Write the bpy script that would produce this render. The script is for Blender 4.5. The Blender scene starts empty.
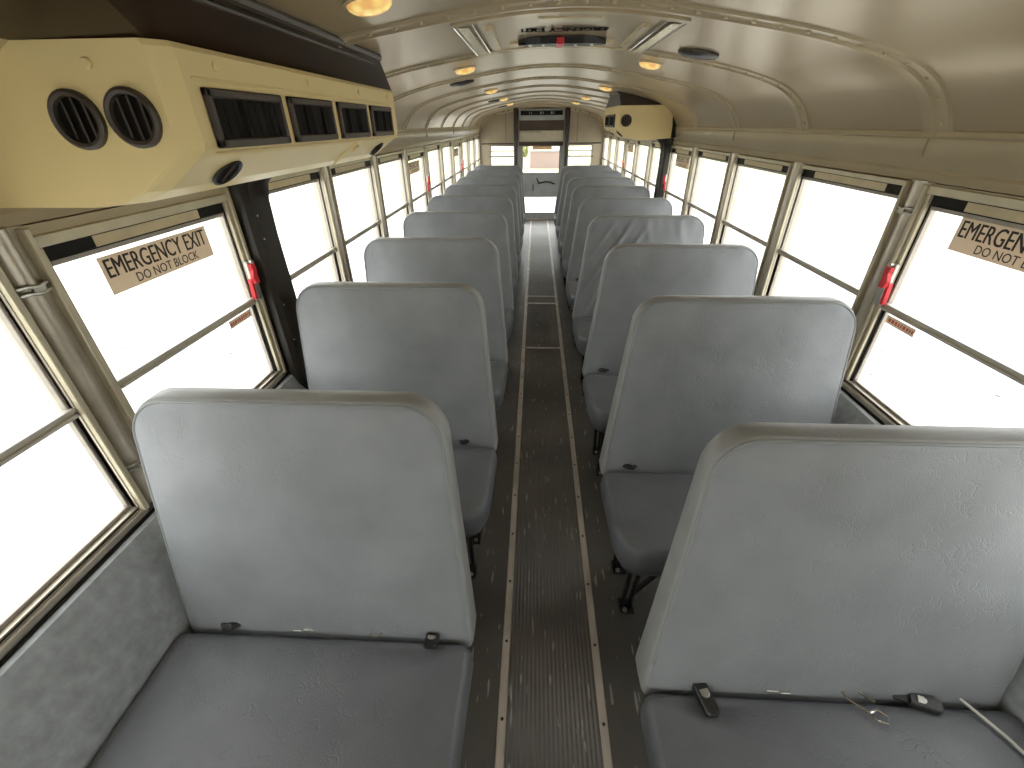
import bpy, math, random
from mathutils import Vector, Matrix
random.seed(7)
PI = math.pi
sc = bpy.context.scene
C = sc.collection

# ------------------------------------------------------------------ camera, sky, exposure
cam_d = bpy.data.cameras.new('camera'); cam = bpy.data.objects.new('camera', cam_d); C.objects.link(cam)
cam_d.sensor_fit = 'HORIZONTAL'; cam_d.sensor_width = 36.0; cam_d.lens = 36.0 * 431.26 / 1024
cam_d.clip_start = 0.02; cam_d.clip_end = 500
_p, _y, _r = math.radians(31.11), math.radians(3.107), math.radians(-0.599)
_F = Vector((-math.sin(_y) * math.cos(_p), math.cos(_y) * math.cos(_p), -math.sin(_p)))
_rt = Vector((math.cos(_y), math.sin(_y), 0)); _up = _rt.cross(_F)
_R = _rt * math.cos(_r) + _up * math.sin(_r); _U = -_rt * math.sin(_r) + _up * math.cos(_r)
m = Matrix.Identity(4)
for i in range(3):
    m[i][0] = _R[i]; m[i][1] = _U[i]; m[i][2] = -_F[i]
m[0][3] = -0.09; m[1][3] = 0.0; m[2][3] = 1.65
cam.matrix_world = m
sc.camera = cam
sc.view_settings.view_transform = 'Standard'; sc.view_settings.look = 'None'
sc.view_settings.gamma = 1.0; sc.view_settings.use_curve_mapping = False
sc.view_settings.exposure = 0.0
w = bpy.data.worlds.new('overcast_sky'); sc.world = w; w.use_nodes = True
bg = w.node_tree.nodes['Background']; bg.inputs[0].default_value = (0.97, 0.985, 1.0, 1); bg.inputs[1].default_value = 5.5
sc.cycles.max_bounces = 10; sc.cycles.diffuse_bounces = 6; sc.cycles.transparent_max_bounces = 24
sc.cycles.sample_clamp_indirect = 6.0

# ------------------------------------------------------------------ materials
def nodemat(name):
    mt = bpy.data.materials.new(name); mt.use_nodes = True
    nt = mt.node_tree; return mt, nt, nt.nodes['Principled BSDF']
def N(nt, t, **kw):
    n = nt.nodes.new(t)
    for k, v in kw.items():
        if k.startswith('i_'): n.inputs[k[2:].replace('_', ' ')].default_value = v
        else: setattr(n, k, v)
    return n
def ramp(nt, stops):
    r = nt.nodes.new('ShaderNodeValToRGB'); e = r.color_ramp.elements
    while len(e) < len(stops): e.new(0.5)
    for a, (p, c) in zip(e, stops):
        a.position = p; a.color = (c, c, c, 1) if not isinstance(c, tuple) else (*c, 1)
    return r
def plain(name, col, rough=0.5, metal=0.0, var=0.06, vscale=8.0, bump=0.0, bscale=120.0, spec=0.5, stretch=(1, 1, 1)):
    mt, nt, b = nodemat(name)
    b.inputs['Roughness'].default_value = rough; b.inputs['Metallic'].default_value = metal
    b.inputs['Specular IOR Level'].default_value = spec
    tc = N(nt, 'ShaderNodeTexCoord'); mp = N(nt, 'ShaderNodeMapping'); mp.inputs['Scale'].default_value = stretch
    nt.links.new(tc.outputs['Object'], mp.inputs[0])
    no = N(nt, 'ShaderNodeTexNoise', i_Scale=vscale, i_Detail=5.0); nt.links.new(mp.outputs[0], no.inputs['Vector'])
    lo = tuple(c * (1 - var) for c in col); hi = tuple(min(1, c * (1 + var)) for c in col)
    r = ramp(nt, [(0.3, lo), (0.7, hi)]); nt.links.new(no.outputs['Fac'], r.inputs[0]); nt.links.new(r.outputs[0], b.inputs['Base Color'])
    if bump:
        n2 = N(nt, 'ShaderNodeTexNoise', i_Scale=bscale, i_Detail=3.0); nt.links.new(mp.outputs[0], n2.inputs['Vector'])
        bp = N(nt, 'ShaderNodeBump', i_Strength=bump, i_Distance=0.002); nt.links.new(n2.outputs['Fac'], bp.inputs['Height'])
        nt.links.new(bp.outputs[0], b.inputs['Normal'])
    return mt

def vinyl(name, col, creases=0.33):
    """grained seat vinyl: fine grain, short crow's-foot creases, broad soft dents"""
    mt, nt, b = nodemat(name)
    b.inputs['Roughness'].default_value = 0.42; b.inputs['Specular IOR Level'].default_value = 0.45
    tc = N(nt, 'ShaderNodeTexCoord')
    n1 = N(nt, 'ShaderNodeTexNoise', i_Scale=6.0, i_Detail=6.0); nt.links.new(tc.outputs['Object'], n1.inputs['Vector'])
    r = ramp(nt, [(0.3, tuple(c * 0.88 for c in col)), (0.7, tuple(c * 1.1 for c in col))])
    nt.links.new(n1.outputs['Fac'], r.inputs[0]); nt.links.new(r.outputs[0], b.inputs['Base Color'])
    # grain
    g = N(nt, 'ShaderNodeTexVoronoi', i_Scale=420.0); nt.links.new(tc.outputs['Object'], g.inputs['Vector'])
    bg1 = N(nt, 'ShaderNodeBump', i_Strength=0.28, i_Distance=0.0012); nt.links.new(g.outputs['Distance'], bg1.inputs['Height'])
    # creases: ridges of a warped voronoi, masked by a broad noise
    wn = N(nt, 'ShaderNodeTexNoise', i_Scale=22.0, i_Detail=3.0); nt.links.new(tc.outputs['Object'], wn.inputs['Vector'])
    mx = N(nt, 'ShaderNodeVectorMath', operation='SCALE'); mx.inputs['Scale'].default_value = 0.06; nt.links.new(wn.outputs['Color'], mx.inputs[0])
    ad = N(nt, 'ShaderNodeVectorMath', operation='ADD'); nt.links.new(tc.outputs['Object'], ad.inputs[0]); nt.links.new(mx.outputs[0], ad.inputs[1])
    v = N(nt, 'ShaderNodeTexVoronoi', i_Scale=42.0, feature='DISTANCE_TO_EDGE'); nt.links.new(ad.outputs[0], v.inputs['Vector'])
    rv = ramp(nt, [(0.0, 0.0), (0.07, 1.0)]); nt.links.new(v.outputs['Distance'], rv.inputs[0])
    mk = N(nt, 'ShaderNodeTexNoise', i_Scale=14.0, i_Detail=2.0); nt.links.new(tc.outputs['Object'], mk.inputs['Vector'])
    rm = ramp(nt, [(0.5, 1.0), (0.6, 0.0)]); nt.links.new(mk.outputs['Fac'], rm.inputs[0])
    mm = N(nt, 'ShaderNodeMath', operation='MAXIMUM'); nt.links.new(rv.outputs[0], mm.inputs[0]); nt.links.new(rm.outputs[0], mm.inputs[1])
    bg2 = N(nt, 'ShaderNodeBump', i_Strength=creases, i_Distance=0.0018); nt.links.new(mm.outputs[0], bg2.inputs['Height']); nt.links.new(bg1.outputs[0], bg2.inputs['Normal'])
    n3 = N(nt, 'ShaderNodeTexNoise', i_Scale=5.0, i_Detail=2.0); nt.links.new(tc.outputs['Object'], n3.inputs['Vector'])
    bg3 = N(nt, 'ShaderNodeBump', i_Strength=0.35, i_Distance=0.02); nt.links.new(n3.outputs['Fac'], bg3.inputs['Height']); nt.links.new(bg2.outputs[0], bg3.inputs['Normal'])
    nt.links.new(bg3.outputs[0], b.inputs['Normal'])
    return mt

def rubber_floor(name, col, ribs):
    mt, nt, b = nodemat(name)
    b.inputs['Roughness'].default_value = 0.34 if not ribs else 0.34
    tc = N(nt, 'ShaderNodeTexCoord')
    n1 = N(nt, 'ShaderNodeTexNoise', i_Scale=2.2, i_Detail=6.0); nt.links.new(tc.outputs['Object'], n1.inputs['Vector'])
    r = ramp(nt, [(0.35, tuple(c * 0.75 for c in col)), (0.7, tuple(c * 1.35 for c in col))]); nt.links.new(n1.outputs['Fac'], r.inputs[0])
    # pale scuffs running along the bus
    mp = N(nt, 'ShaderNodeMapping'); mp.inputs['Scale'].default_value = (60, 9, 1); nt.links.new(tc.outputs['Object'], mp.inputs[0])
    wn = N(nt, 'ShaderNodeTexNoise', i_Scale=1.0, i_Detail=1.5); nt.links.new(mp.outputs[0], wn.inputs['Vector'])
    rr = ramp(nt, [(0.665, 0.0), (0.70, 1.0)]); nt.links.new(wn.outputs['Fac'], rr.inputs[0])
    mx = N(nt, 'ShaderNodeMix', data_type='RGBA'); nt.links.new(rr.outputs[0], mx.inputs[0]); nt.links.new(r.outputs[0], mx.inputs[6]); mx.inputs[7].default_value = (0.30, 0.28, 0.25, 1)
    nt.links.new(mx.outputs[2], b.inputs['Base Color'])
    if ribs:
        wv = N(nt, 'ShaderNodeTexWave', i_Scale=22.0, wave_type='BANDS', bands_direction='X'); nt.links.new(tc.outputs['Object'], wv.inputs['Vector'])
        bp = N(nt, 'ShaderNodeBump', i_Strength=0.8, i_Distance=0.004); nt.links.new(wv.outputs['Fac'], bp.inputs['Height'])
    else:
        n2 = N(nt, 'ShaderNodeTexNoise', i_Scale=90.0, i_Detail=2.0); nt.links.new(tc.outputs['Object'], n2.inputs['Vector'])
        bp = N(nt, 'ShaderNodeBump', i_Strength=0.25, i_Distance=0.002); nt.links.new(n2.outputs['Fac'], bp.inputs['Height'])
    nt.links.new(bp.outputs[0], b.inputs['Normal'])
    return mt

def glass_mat():
    mt = bpy.data.materials.new('window_glass'); mt.use_nodes = True; nt = mt.node_tree
    nt.nodes.remove(nt.nodes['Principled BSDF'])
    tr = N(nt, 'ShaderNodeBsdfTransparent'); tr.inputs[0].default_value = (0.97, 0.98, 0.96, 1)
    gl = N(nt, 'ShaderNodeBsdfGlossy'); gl.inputs['Roughness'].default_value = 0.02
    mx = N(nt, 'ShaderNodeMixShader'); mx.inputs[0].default_value = 0.06
    nt.links.new(tr.outputs[0], mx.inputs[1]); nt.links.new(gl.outputs[0], mx.inputs[2])
    nt.links.new(mx.outputs[0], nt.nodes['Material Output'].inputs[0]); return mt
def emit(name, col, st, base):
    mt, nt, b = nodemat(name); b.inputs['Base Color'].default_value = (*base, 1)
    tc = N(nt, 'ShaderNodeTexCoord'); v = N(nt, 'ShaderNodeTexVoronoi', i_Scale=38.0); nt.links.new(tc.outputs['Object'], v.inputs['Vector'])
    r = ramp(nt, [(0.0, tuple(min(1, c * 1.5 + .1) for c in col)), (0.7, tuple(c * 0.55 for c in col))]); nt.links.new(v.outputs['Distance'], r.inputs[0])
    nt.links.new(r.outputs[0], b.inputs['Emission Color']); b.inputs['Emission Strength'].default_value = st; b.inputs['Roughness'].default_value = 0.2
    return mt
def ground_mat():
    mt, nt, b = nodemat('pale_gravel'); b.inputs['Roughness'].default_value = 0.9
    tc = N(nt, 'ShaderNodeTexCoord'); v = N(nt, 'ShaderNodeTexVoronoi', i_Scale=3.0); nt.links.new(tc.outputs['Object'], v.inputs['Vector'])
    n = N(nt, 'ShaderNodeTexNoise', i_Scale=0.8, i_Detail=8.0); nt.links.new(tc.outputs['Object'], n.inputs['Vector'])
    r = ramp(nt, [(0.07, (0.10, 0.09, 0.08)), (0.12, (0.56, 0.55, 0.53))]); nt.links.new(v.outputs['Distance'], r.inputs[0])
    nt.links.new(r.outputs[0], b.inputs['Base Color']); return mt
def brick_mat():
    mt, nt, b = nodemat('red_brick'); b.inputs['Roughness'].default_value = 0.9
    tc = N(nt, 'ShaderNodeTexCoord'); v = N(nt, 'ShaderNodeTexBrick', i_Scale=3.0); nt.links.new(tc.outputs['Generated'], v.inputs['Vector'])
    v.inputs['Color1'].default_value = (0.20, 0.10, 0.085, 1); v.inputs['Color2'].default_value = (0.24, 0.13, 0.11, 1); v.inputs['Mortar'].default_value = (0.27, 0.2, 0.18, 1)
    nt.links.new(v.outputs['Color'], b.inputs['Base Color']); return mt

def paper(name, col):
    mt, nt, b = nodemat(name); b.inputs['Base Color'].default_value = (*col, 1); b.inputs['Roughness'].default_value = 0.7
    tl = N(nt, 'ShaderNodeBsdfTranslucent'); tl.inputs[0].default_value = (*col, 1); mx = N(nt, 'ShaderNodeMixShader'); mx.inputs[0].default_value = 0.30
    nt.links.new(b.outputs[0], mx.inputs[1]); nt.links.new(tl.outputs[0], mx.inputs[2]); nt.links.new(mx.outputs[0], nt.nodes['Material Output'].inputs[0]); return mt
M = dict(
    vinyl=vinyl('grey_seat_vinyl', (0.222, 0.229, 0.240)), cush=vinyl('shaded_cushion_vinyl', (0.128, 0.132, 0.142)),  # cushions: the backrest vinyl darkened, their shade painted into the colour
    vinyl_top=vinyl('grey_seat_vinyl_boxing', (0.27, 0.27, 0.262), 0.4),
    piping=plain('seam_piping', (0.23, 0.24, 0.235), 0.4, vscale=30),
    ceil=plain('khaki_ceiling_paint', (0.50, 0.395, 0.245), 0.29, 0.4, var=0.035, vscale=3, bump=0.08, bscale=70),
    rib=plain('khaki_rib_paint', (0.54, 0.44, 0.28), 0.29, 0.3, var=0.05, vscale=12),
    cove=plain('khaki_cove_paint', (0.43, 0.35, 0.215), 0.35, var=0.05, vscale=4),
    alu=plain('window_aluminium', (0.46, 0.41, 0.33), 0.34, 0.55, var=0.10, vscale=20),
    sash=plain('grey_sash', (0.33, 0.29, 0.25), 0.4, 0.4, var=0.1, vscale=30),
    flange=plain('cream_window_flange', (0.52, 0.46, 0.33), 0.35, 0.25, var=0.1, vscale=14),
    tanstrip=plain('tan_track_strip', (0.62, 0.51, 0.32), 0.45, var=0.1, vscale=20),
    seal=plain('black_rubber_seal', (0.008, 0.006, 0.005), 0.5, spec=0.2, var=0.2),
    panel=plain('grey_wall_panel', (0.30, 0.312, 0.318), 0.5, var=0.16, vscale=34, bump=0.4, bscale=90, stretch=(1, 1, 1)),
    floor=rubber_floor('dark_floor_rubber', (0.095, 0.088, 0.080), False),
    mat=rubber_floor('ribbed_aisle_rubber', (0.112, 0.096, 0.082), True),
    strip=plain('worn_floor_strip', (0.52, 0.46, 0.40), 0.4, 0.3, var=0.2, vscale=25, stretch=(1, .3, 1)),
    black=plain('black_plastic', (0.018, 0.017, 0.016), 0.38, var=0.2, vscale=10),
    pillar=plain('black_vinyl_cover', (0.020, 0.015, 0.010), 0.42, spec=0.3, var=0.25, vscale=6, bump=0.2, bscale=150),
    bezel=plain('dark_brown_bezel', (0.06, 0.045, 0.034), 0.45, var=0.15, vscale=20),
    shroud=plain('dark_brown_shroud', (0.032, 0.017, 0.007), 0.40, spec=0.25, var=0.25, vscale=2.5, bump=0.1),
    acbox=plain('tan_plastic_housing', (0.86, 0.685, 0.33), 0.42, var=0.03, vscale=3, bump=0.06, bscale=200),
    legs=plain('black_leg_steel', (0.014, 0.014, 0.015), 0.35, 0.3, var=0.2),
    chrome=plain('bright_metal', (0.75, 0.75, 0.74), 0.15, 1.0, var=0.05),
    steel=plain('dull_steel', (0.45, 0.43, 0.38), 0.35, 0.8, var=0.15, vscale=40),
    red=plain('red_plastic', (0.62, 0.02, 0.03), 0.35, var=0.15, vscale=30),
    signtan=paper('tan_sticker', (0.72, 0.62, 0.50)),
    ink=plain('black_ink', (0.02, 0.015, 0.012), 0.6, var=0.1),
    orange=plain('orange_sticker', (0.75, 0.30, 0.06), 0.6, var=0.1),
    redink=plain('red_ink', (0.60, 0.10, 0.07), 0.6, var=0.1),
    lensoff=emit('amber_lamp_lens', (1.0, 0.50, 0.12), 0.9, (0.8, 0.55, 0.25)),
    glass=glass_mat(),
    rear=plain('khaki_rear_panel', (0.40, 0.33, 0.22), 0.4, var=0.06, vscale=5),
    doorp=plain('grey_door_panel', (0.36, 0.37, 0.36), 0.4, var=0.08, vscale=8),
    brown=plain('dark_brown_panel', (0.06, 0.035, 0.018), 0.4, var=0.2, vscale=4),
    post=plain('brown_black_post_pad', (0.02, 0.011, 0.008), 0.45, var=0.2, vscale=12),
    bodypaint=plain('white_body_paint', (0.75, 0.75, 0.73), 0.3, var=0.03),
    rail=plain('pale_window_rail', (0.50, 0.47, 0.42), 0.35, 0.15, var=0.08, vscale=20),
    foil=plain('crinkled_foil', (0.8, 0.74, 0.55), 0.25, 0.7, var=0.3, vscale=40, bump=0.8, bscale=60),
    ground=ground_mat(), brick=brick_mat(),
    grass=plain('dry_grass', (0.42, 0.41, 0.25), 0.9, var=0.35, vscale=.35),
    leaf=plain('pale_leaves', (0.26, 0.27, 0.09), 0.8, var=0.4, vscale=3),
    bark=plain('bark', (0.16, 0.12, 0.09), 0.9, var=0.3, vscale=10),
    roofm=plain('grey_roofing', (0.3, 0.3, 0.31), 0.8, var=0.1),
    mirrorm=plain('green_dots', (0.25, 0.36, 0.30), 0.4, var=0.1),
)

# ------------------------------------------------------------------ mesh helpers
class MB:
    def __init__(s): s.v = []; s.f = []; s.mi = []
    def add(s, vs, fs, mi=0):
        o = len(s.v); s.v += [tuple(a) for a in vs]; s.f += [tuple(i + o for i in f) for f in fs]; s.mi += [mi] * len(fs); return s
    def box(s, x0, x1, y0, y1, z0, z1, mi=0, b=0.0):
        if x0 > x1: x0, x1 = x1, x0
        if y0 > y1: y0, y1 = y1, y0
        if z0 > z1: z0, z1 = z1, z0
        if b <= 0:
            vs = [(x, y, z) for x in (x0, x1) for y in (y0, y1) for z in (z0, z1)]
            return s.add(vs, [(0, 1, 3, 2), (4, 6, 7, 5), (0, 4, 5, 1), (2, 3, 7, 6), (0, 2, 6, 4), (1, 5, 7, 3)], mi)
        # bevelled box: 24 verts
        b = min(b, (x1 - x0) * .49, (y1 - y0) * .49, (z1 - z0) * .49)
        X = (x0, x1); Y = (y0, y1); Z = (z0, z1); vs = []; idx = {}
        for i in (0, 1):
            for j in (0, 1):
                for k in (0, 1):
                    sx, sy, sz = (1, -1)[i], (1, -1)[j], (1, -1)[k]
                    for ax, p in (('x', (X[i], Y[j] + sy * b, Z[k] + sz * b)), ('y', (X[i] + sx * b, Y[j], Z[k] + sz * b)), ('z', (X[i] + sx * b, Y[j] + sy * b, Z[k]))):
                        idx[(i, j, k, ax)] = len(vs); vs.append(p)
        g = lambda i, j, k, a: idx[(i, j, k, a)]
        fs = []
        for i in (0, 1): fs.append([g(i, 0, 0, 'x'), g(i, 0, 1, 'x'), g(i, 1, 1, 'x'), g(i, 1, 0, 'x')][::(1 if i == 0 else -1)])
        for j in (0, 1): fs.append([g(0, j, 0, 'y'), g(1, j, 0, 'y'), g(1, j, 1, 'y'), g(0, j, 1, 'y')][::(1 if j == 0 else -1)])
        for k in (0, 1): fs.append([g(0, 0, k, 'z'), g(0, 1, k, 'z'), g(1, 1, k, 'z'), g(1, 0, k, 'z')][::(1 if k == 0 else -1)])
        for i in (0, 1):
            for j in (0, 1): fs.append([g(i, j, 0, 'x'), g(i, j, 1, 'x'), g(i, j, 1, 'y'), g(i, j, 0, 'y')])
            for k in (0, 1): fs.append([g(i, 0, k, 'x'), g(i, 1, k, 'x'), g(i, 1, k, 'z'), g(i, 0, k, 'z')])
        for j in (0, 1):
            for k in (0, 1): fs.append([g(0, j, k, 'y'), g(1, j, k, 'y'), g(1, j, k, 'z'), g(0, j, k, 'z')])
        for i in (0, 1):
            for j in (0, 1):
                for k in (0, 1): fs.append([g(i, j, k, 'x'), g(i, j, k, 'y'), g(i, j, k, 'z')])
        return s.add(vs, fs, mi)
    def loft(s, rings, mi=0, closed=True, cap=True):
        n = len(rings[0]); vs = [p for r in rings for p in r]; fs = []
        for a in range(len(rings) - 1):
            for i in range(n if closed else n - 1):
                j = (i + 1) % n; fs.append((a * n + i, a * n + j, (a + 1) * n + j, (a + 1) * n + i))
        if cap and closed: fs.append(tuple(range(n))[::-1]); fs.append(tuple((len(rings) - 1) * n + i for i in range(n)))
        return s.add(vs, fs, mi)
    def prismY(s, prof, y0, y1, mi=0):      # prof: closed list of (x,z)
        return s.loft([[(x, y0, z) for x, z in prof], [(x, y1, z) for x, z in prof]], mi)
    def sheetY(s, prof, ys, mi=0):          # open profile swept along y
        return s.loft([[(x, y, z) for x, z in prof] for y in ys], mi, closed=False, cap=False)
    def tube(s, pts, r, n=8, mi=0, closed=False):
        pts = [Vector(p) for p in pts]; rings = []
        L = len(pts)
        up = None
        for i, p in enumerate(pts):
            a = pts[(i - 1) % L] if (i > 0 or closed) else p; b = pts[(i + 1) % L] if (i < L - 1 or closed) else p
            d = (b - a).normalized()
            if up is None:
                up = Vector((0, 0, 1)) if abs(d.z) < .9 else Vector((0, 1, 0))
            u = (up - d * up.dot(d)).normalized(); up = u; v = d.cross(u)
            rr = r[i] if isinstance(r, (list, tuple)) else r
            rings.append([p + (u * math.cos(t) + v * math.sin(t)) * rr for t in [2 * PI * k / n for k in range(n)]])
        if closed: rings.append(rings[0]); return s.loft(rings, mi, cap=False)
        return s.loft(rings, mi)
    def disc(s, c, nrm, r, h, n=10, mi=0, dome=0.0):   # short cylinder starting at c along nrm
        c = Vector(c); d = Vector(nrm).normalized(); up = Vector((0, 0, 1)) if abs(d.z) < .9 else Vector((0, 1, 0))
        u = (up - d * up.dot(d)).normalized(); v = d.cross(u); R = []
        for rr, hh in ((r, 0), (r, h * .6), (r * .75, h), (r * .3, h * (1 + dome))):
            R.append([c + d * hh + (u * math.cos(t) + v * math.sin(t)) * rr for t in [2 * PI * k / n for k in range(n)]])
        return s.loft(R, mi)
    def build(s, name, mats, parent=None, smooth=False, auto=True):
        me = bpy.data.meshes.new(name); me.from_pydata(s.v, [], s.f)
        if not isinstance(mats, (list, tuple)): mats = [mats]
        for mt in mats: me.materials.append(mt)
        for p, i in zip(me.polygons, s.mi): p.material_index = i
        import bmesh
        bm = bmesh.new(); bm.from_mesh(me); bmesh.ops.recalc_face_normals(bm, faces=bm.faces[:]); bm.to_mesh(me); bm.free()
        if smooth:
            for p in me.polygons: p.use_smooth = True
            if auto:
                bm = bmesh.new(); bm.from_mesh(me)
                for e in bm.edges:
                    if len(e.link_faces) == 2 and e.calc_face_angle(0) > math.radians(40): e.smooth = False
                bm.to_mesh(me); bm.free()
        o = bpy.data.objects.new(name, me); C.objects.link(o)
        if parent: o.parent = parent
        return o
def tag(o, label=None, cat=None, group=None, kind=None):
    if label: o['label'] = label
    if cat: o['category'] = cat
    if group: o['group'] = group
    if kind: o['kind'] = kind
    return o
def empty(name, loc=(0, 0, 0)):
    o = bpy.data.objects.new(name, None); C.objects.link(o); o.location = loc; o.empty_display_size = .1; return o
def struct(o): o['kind'] = 'structure'; return o
def copy_tree(o, parent=None):
    c = o.copy(); C.objects.link(c)
    if parent is not None: c.parent = parent
    for ch in list(o.children): copy_tree(ch, c)
    return c

def text_mesh(txt, w, h, bold=0.012, depth=0.0004):
    """lettering as a mesh, in the local XY plane, fitted to w x h, origin at lower left"""
    cu = bpy.data.curves.new('lettering', 'FONT'); cu.body = txt; cu.size = 1; cu.offset = bold; cu.resolution_u = 3
    o = bpy.data.objects.new('lettering_tmp', cu); C.objects.link(o)
    dg = bpy.context.evaluated_depsgraph_get(); me = bpy.data.meshes.new_from_object(o.evaluated_get(dg))
    bpy.data.objects.remove(o)
    xs = [v.co.x for v in me.vertices]; ys = [v.co.y for v in me.vertices]
    x0, x1, y0, y1 = min(xs), max(xs), min(ys), max(ys)
    vs = [((v.co.x - x0) / (x1 - x0) * w, (v.co.y - y0) / (y1 - y0) * h) for v in me.vertices]
    fs = [tuple(p.vertices) for p in me.polygons]
    bpy.data.meshes.remove(me)
    return vs, fs

# ------------------------------------------------------------------ room measures (metres; x across, y towards the rear door, z up)
Y0, Y1 = -1.45, 9.12
PITCH = 0.752
POST = [0.82 + PITCH * k for k in range(-3, 12)]       # window posts, centre lines
SX = 1.15                                              # inner face of the side windows
CP = [(0, .287), (.13, .284), (.24, .273), (.387, .252), (.555, .228), (.686, .206), (.82, .174), (.934, .144), (1.0, .113), (1.048, .075), (1.084, .03), (1.105, -.015), (1.11, -.04)]
def ceil_z(x):
    x = abs(x)
    for (a, za), (b, zb) in zip(CP, CP[1:]):
        if x <= b: return 1.65 + za + (zb - za) * (x - a) / (b - a)
    return 1.61
# smooth the arch a little
def arch_pts(n=64):
    # resample the half profile by length, then smooth
    P = [Vector((x, z)) for x, z in CP]; full = [Vector((-p.x, p.y)) for p in P[:0:-1]] + P
    seg = [0]
    for a, b in zip(full, full[1:]): seg.append(seg[-1] + (b - a).length)
    out = []
    for i in range(n + 1):
        t = seg[-1] * i / n; k = max(j for j in range(len(seg)) if seg[j] <= t + 1e-9); k = min(k, len(full) - 2)
        f = (t - seg[k]) / (seg[k + 1] - seg[k]); out.append(full[k].lerp(full[k + 1], f))
    for _ in range(6):
        out = [out[0]] + [(out[i - 1] + out[i] * 2 + out[i + 1]) / 4 for i in range(1, n)] + [out[-1]]
    return [(p.x, p.y + 1.65) for p in out]
ARCH = arch_pts()
def arch_at(x):
    for (a, za), (b, zb) in zip(ARCH, ARCH[1:]):
        if a <= x <= b:
            t = (x - a) / (b - a); return za + (zb - za) * t, Vector((-(zb - za), b - a)).normalized()   # height, outward 2D normal (x,z)
    return 1.61, Vector((1, 0))

# ------------------------------------------------------------------ floor
fl = struct(MB().box(-1.19, 1.19, Y0, Y1 + .02, -.06, 0).build('floor', M['floor']))
am = MB().box(-.15, .15, Y0, Y1 - .15, 0.0, .004).build('aisle_mat', M['mat'], fl)
n = 1
for sx in (-1, 1):
    b = MB(); x = sx * .1625 - .005
    b.loft([[(x - .015, y, .0), (x - .012, y, .006), (x + .012, y, .006), (x + .015, y, .0)] for y in (Y0, Y1 - .15)])
    t = struct(b.build('trim_%d' % n, M['strip'])); n += 1
    s = MB()
    for k in range(42):
        s.disc((x, Y0 + .12 + k * .245, .0062), (0, 0, 1), .0055, .002, 8)
    s.build('screw_row', M['black'], t)
for y in (3.33, 4.62, 4.40):
    t = struct(MB().box(-.147, .147, y - .012, y + .012, .004, .007).build('trim_%d' % n, M['strip'])); n += 1

# ------------------------------------------------------------------ ceiling with its ribs
cb = MB(); ys = [Y0] + POST[1:-1] + [Y1]
cb.sheetY([(x, z) for x, z in ARCH], ys)
cb.sheetY([(x * 1.06, z + .05) for x, z in ARCH], [Y0, Y1])       # outer roof skin
ceiling = struct(cb.build('ceiling', M['ceil'], smooth=True))
def rib(y, half=.055):
    b = MB()
    prof = []
    offs = [(-half, 0), (-half + .006, .006), (-.012, .006), (-.006, .013), (.012, .013), (.016, .006), (half - .006, .006), (half, 0)]
    rings = []
    for (x, z) in ARCH:
        _, nv = arch_at(max(min(x, 1.109), -1.109)); 
        rings.append([(x - nv.x * d, y + o, z - nv.y * d) for o, d in offs])
    b.loft(rings, 0, closed=False, cap=False)
    L = 0; last = None
    for i, (x, z) in enumerate(ARCH):
        if i % 2 == 1 and 0 < i < len(ARCH) - 1:
            _, nv = arch_at(x); b.disc((x - nv.x * .006, y - .026, z - nv.y * .006), (-nv.x, 0, -nv.y), .0065, .005, 8)
    return struct(b.build('trim_%d' % n, M['rib'], smooth=True))
for y in POST[:-1]:
    rib(y - .02); n += 1

# ------------------------------------------------------------------ side walls: lower panel, posts' backing, cove above the windows
def side_wall(sx):
    b = MB(); X = lambda x: sx * x
    # lower panel
    b.sheetY([(X(1.01), 0), (X(1.02), .35), (X(1.05), .60), (X(1.108), .742), (X(1.125), .746), (X(1.19), .745), (X(1.19), -.05)], [Y0, Y1], 0)
    b.box(X(1.155), X(1.19), Y0, Y1, 1.475, 1.66, 1)
    for y in POST: b.box(X(1.155), X(1.19), y - .045, y + .045, .74, 1.52, 1)
    b.box(X(1.155), X(1.19), Y0, POST[2], .74, 1.52, 1)  # unseen front bays closed off without windows to cut light on the cushions
    o = struct(b.build('wall_left' if sx < 0 else 'wall_right', [M['panel'], M['alu']], smooth=True))
    # cove moulding between ceiling rail and window heads
    c = MB()
    c.sheetY([(X(a), z) for a, z in ((1.112, 1.622), (1.100, 1.618), (1.098, 1.606), (1.106, 1.600), (1.104, 1.585), (1.108, 1.565), (1.118, 1.545), (1.131, 1.528), (1.140, 1.514), (1.136, 1.506), (1.138, 1.500), (1.142, 1.482), (1.160, 1.477))], [Y0, Y1])
    for y in POST[2::2]:
        c.box(X(1.101), X(1.108), y - .0015, y + .0015, 1.55, 1.60)
    c.build('cove_moulding', M['cove'], o, smooth=True)
    k = MB(); k.box(X(1.108), X(1.112), Y0, Y1, 1.6205, 1.6225); k.build('rail_gap', M['seal'], o)
    return o
wall_l = side_wall(-1); wall_r = side_wall(1)
MB().box(-1.128, -1.122, Y0, Y1, .7452, .752).build('sill_gasket', M['seal'], wall_l)
MB().box(1.122, 1.128, Y0, Y1, .7452, .752).build('sill_gasket', M['seal'], wall_r)

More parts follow.
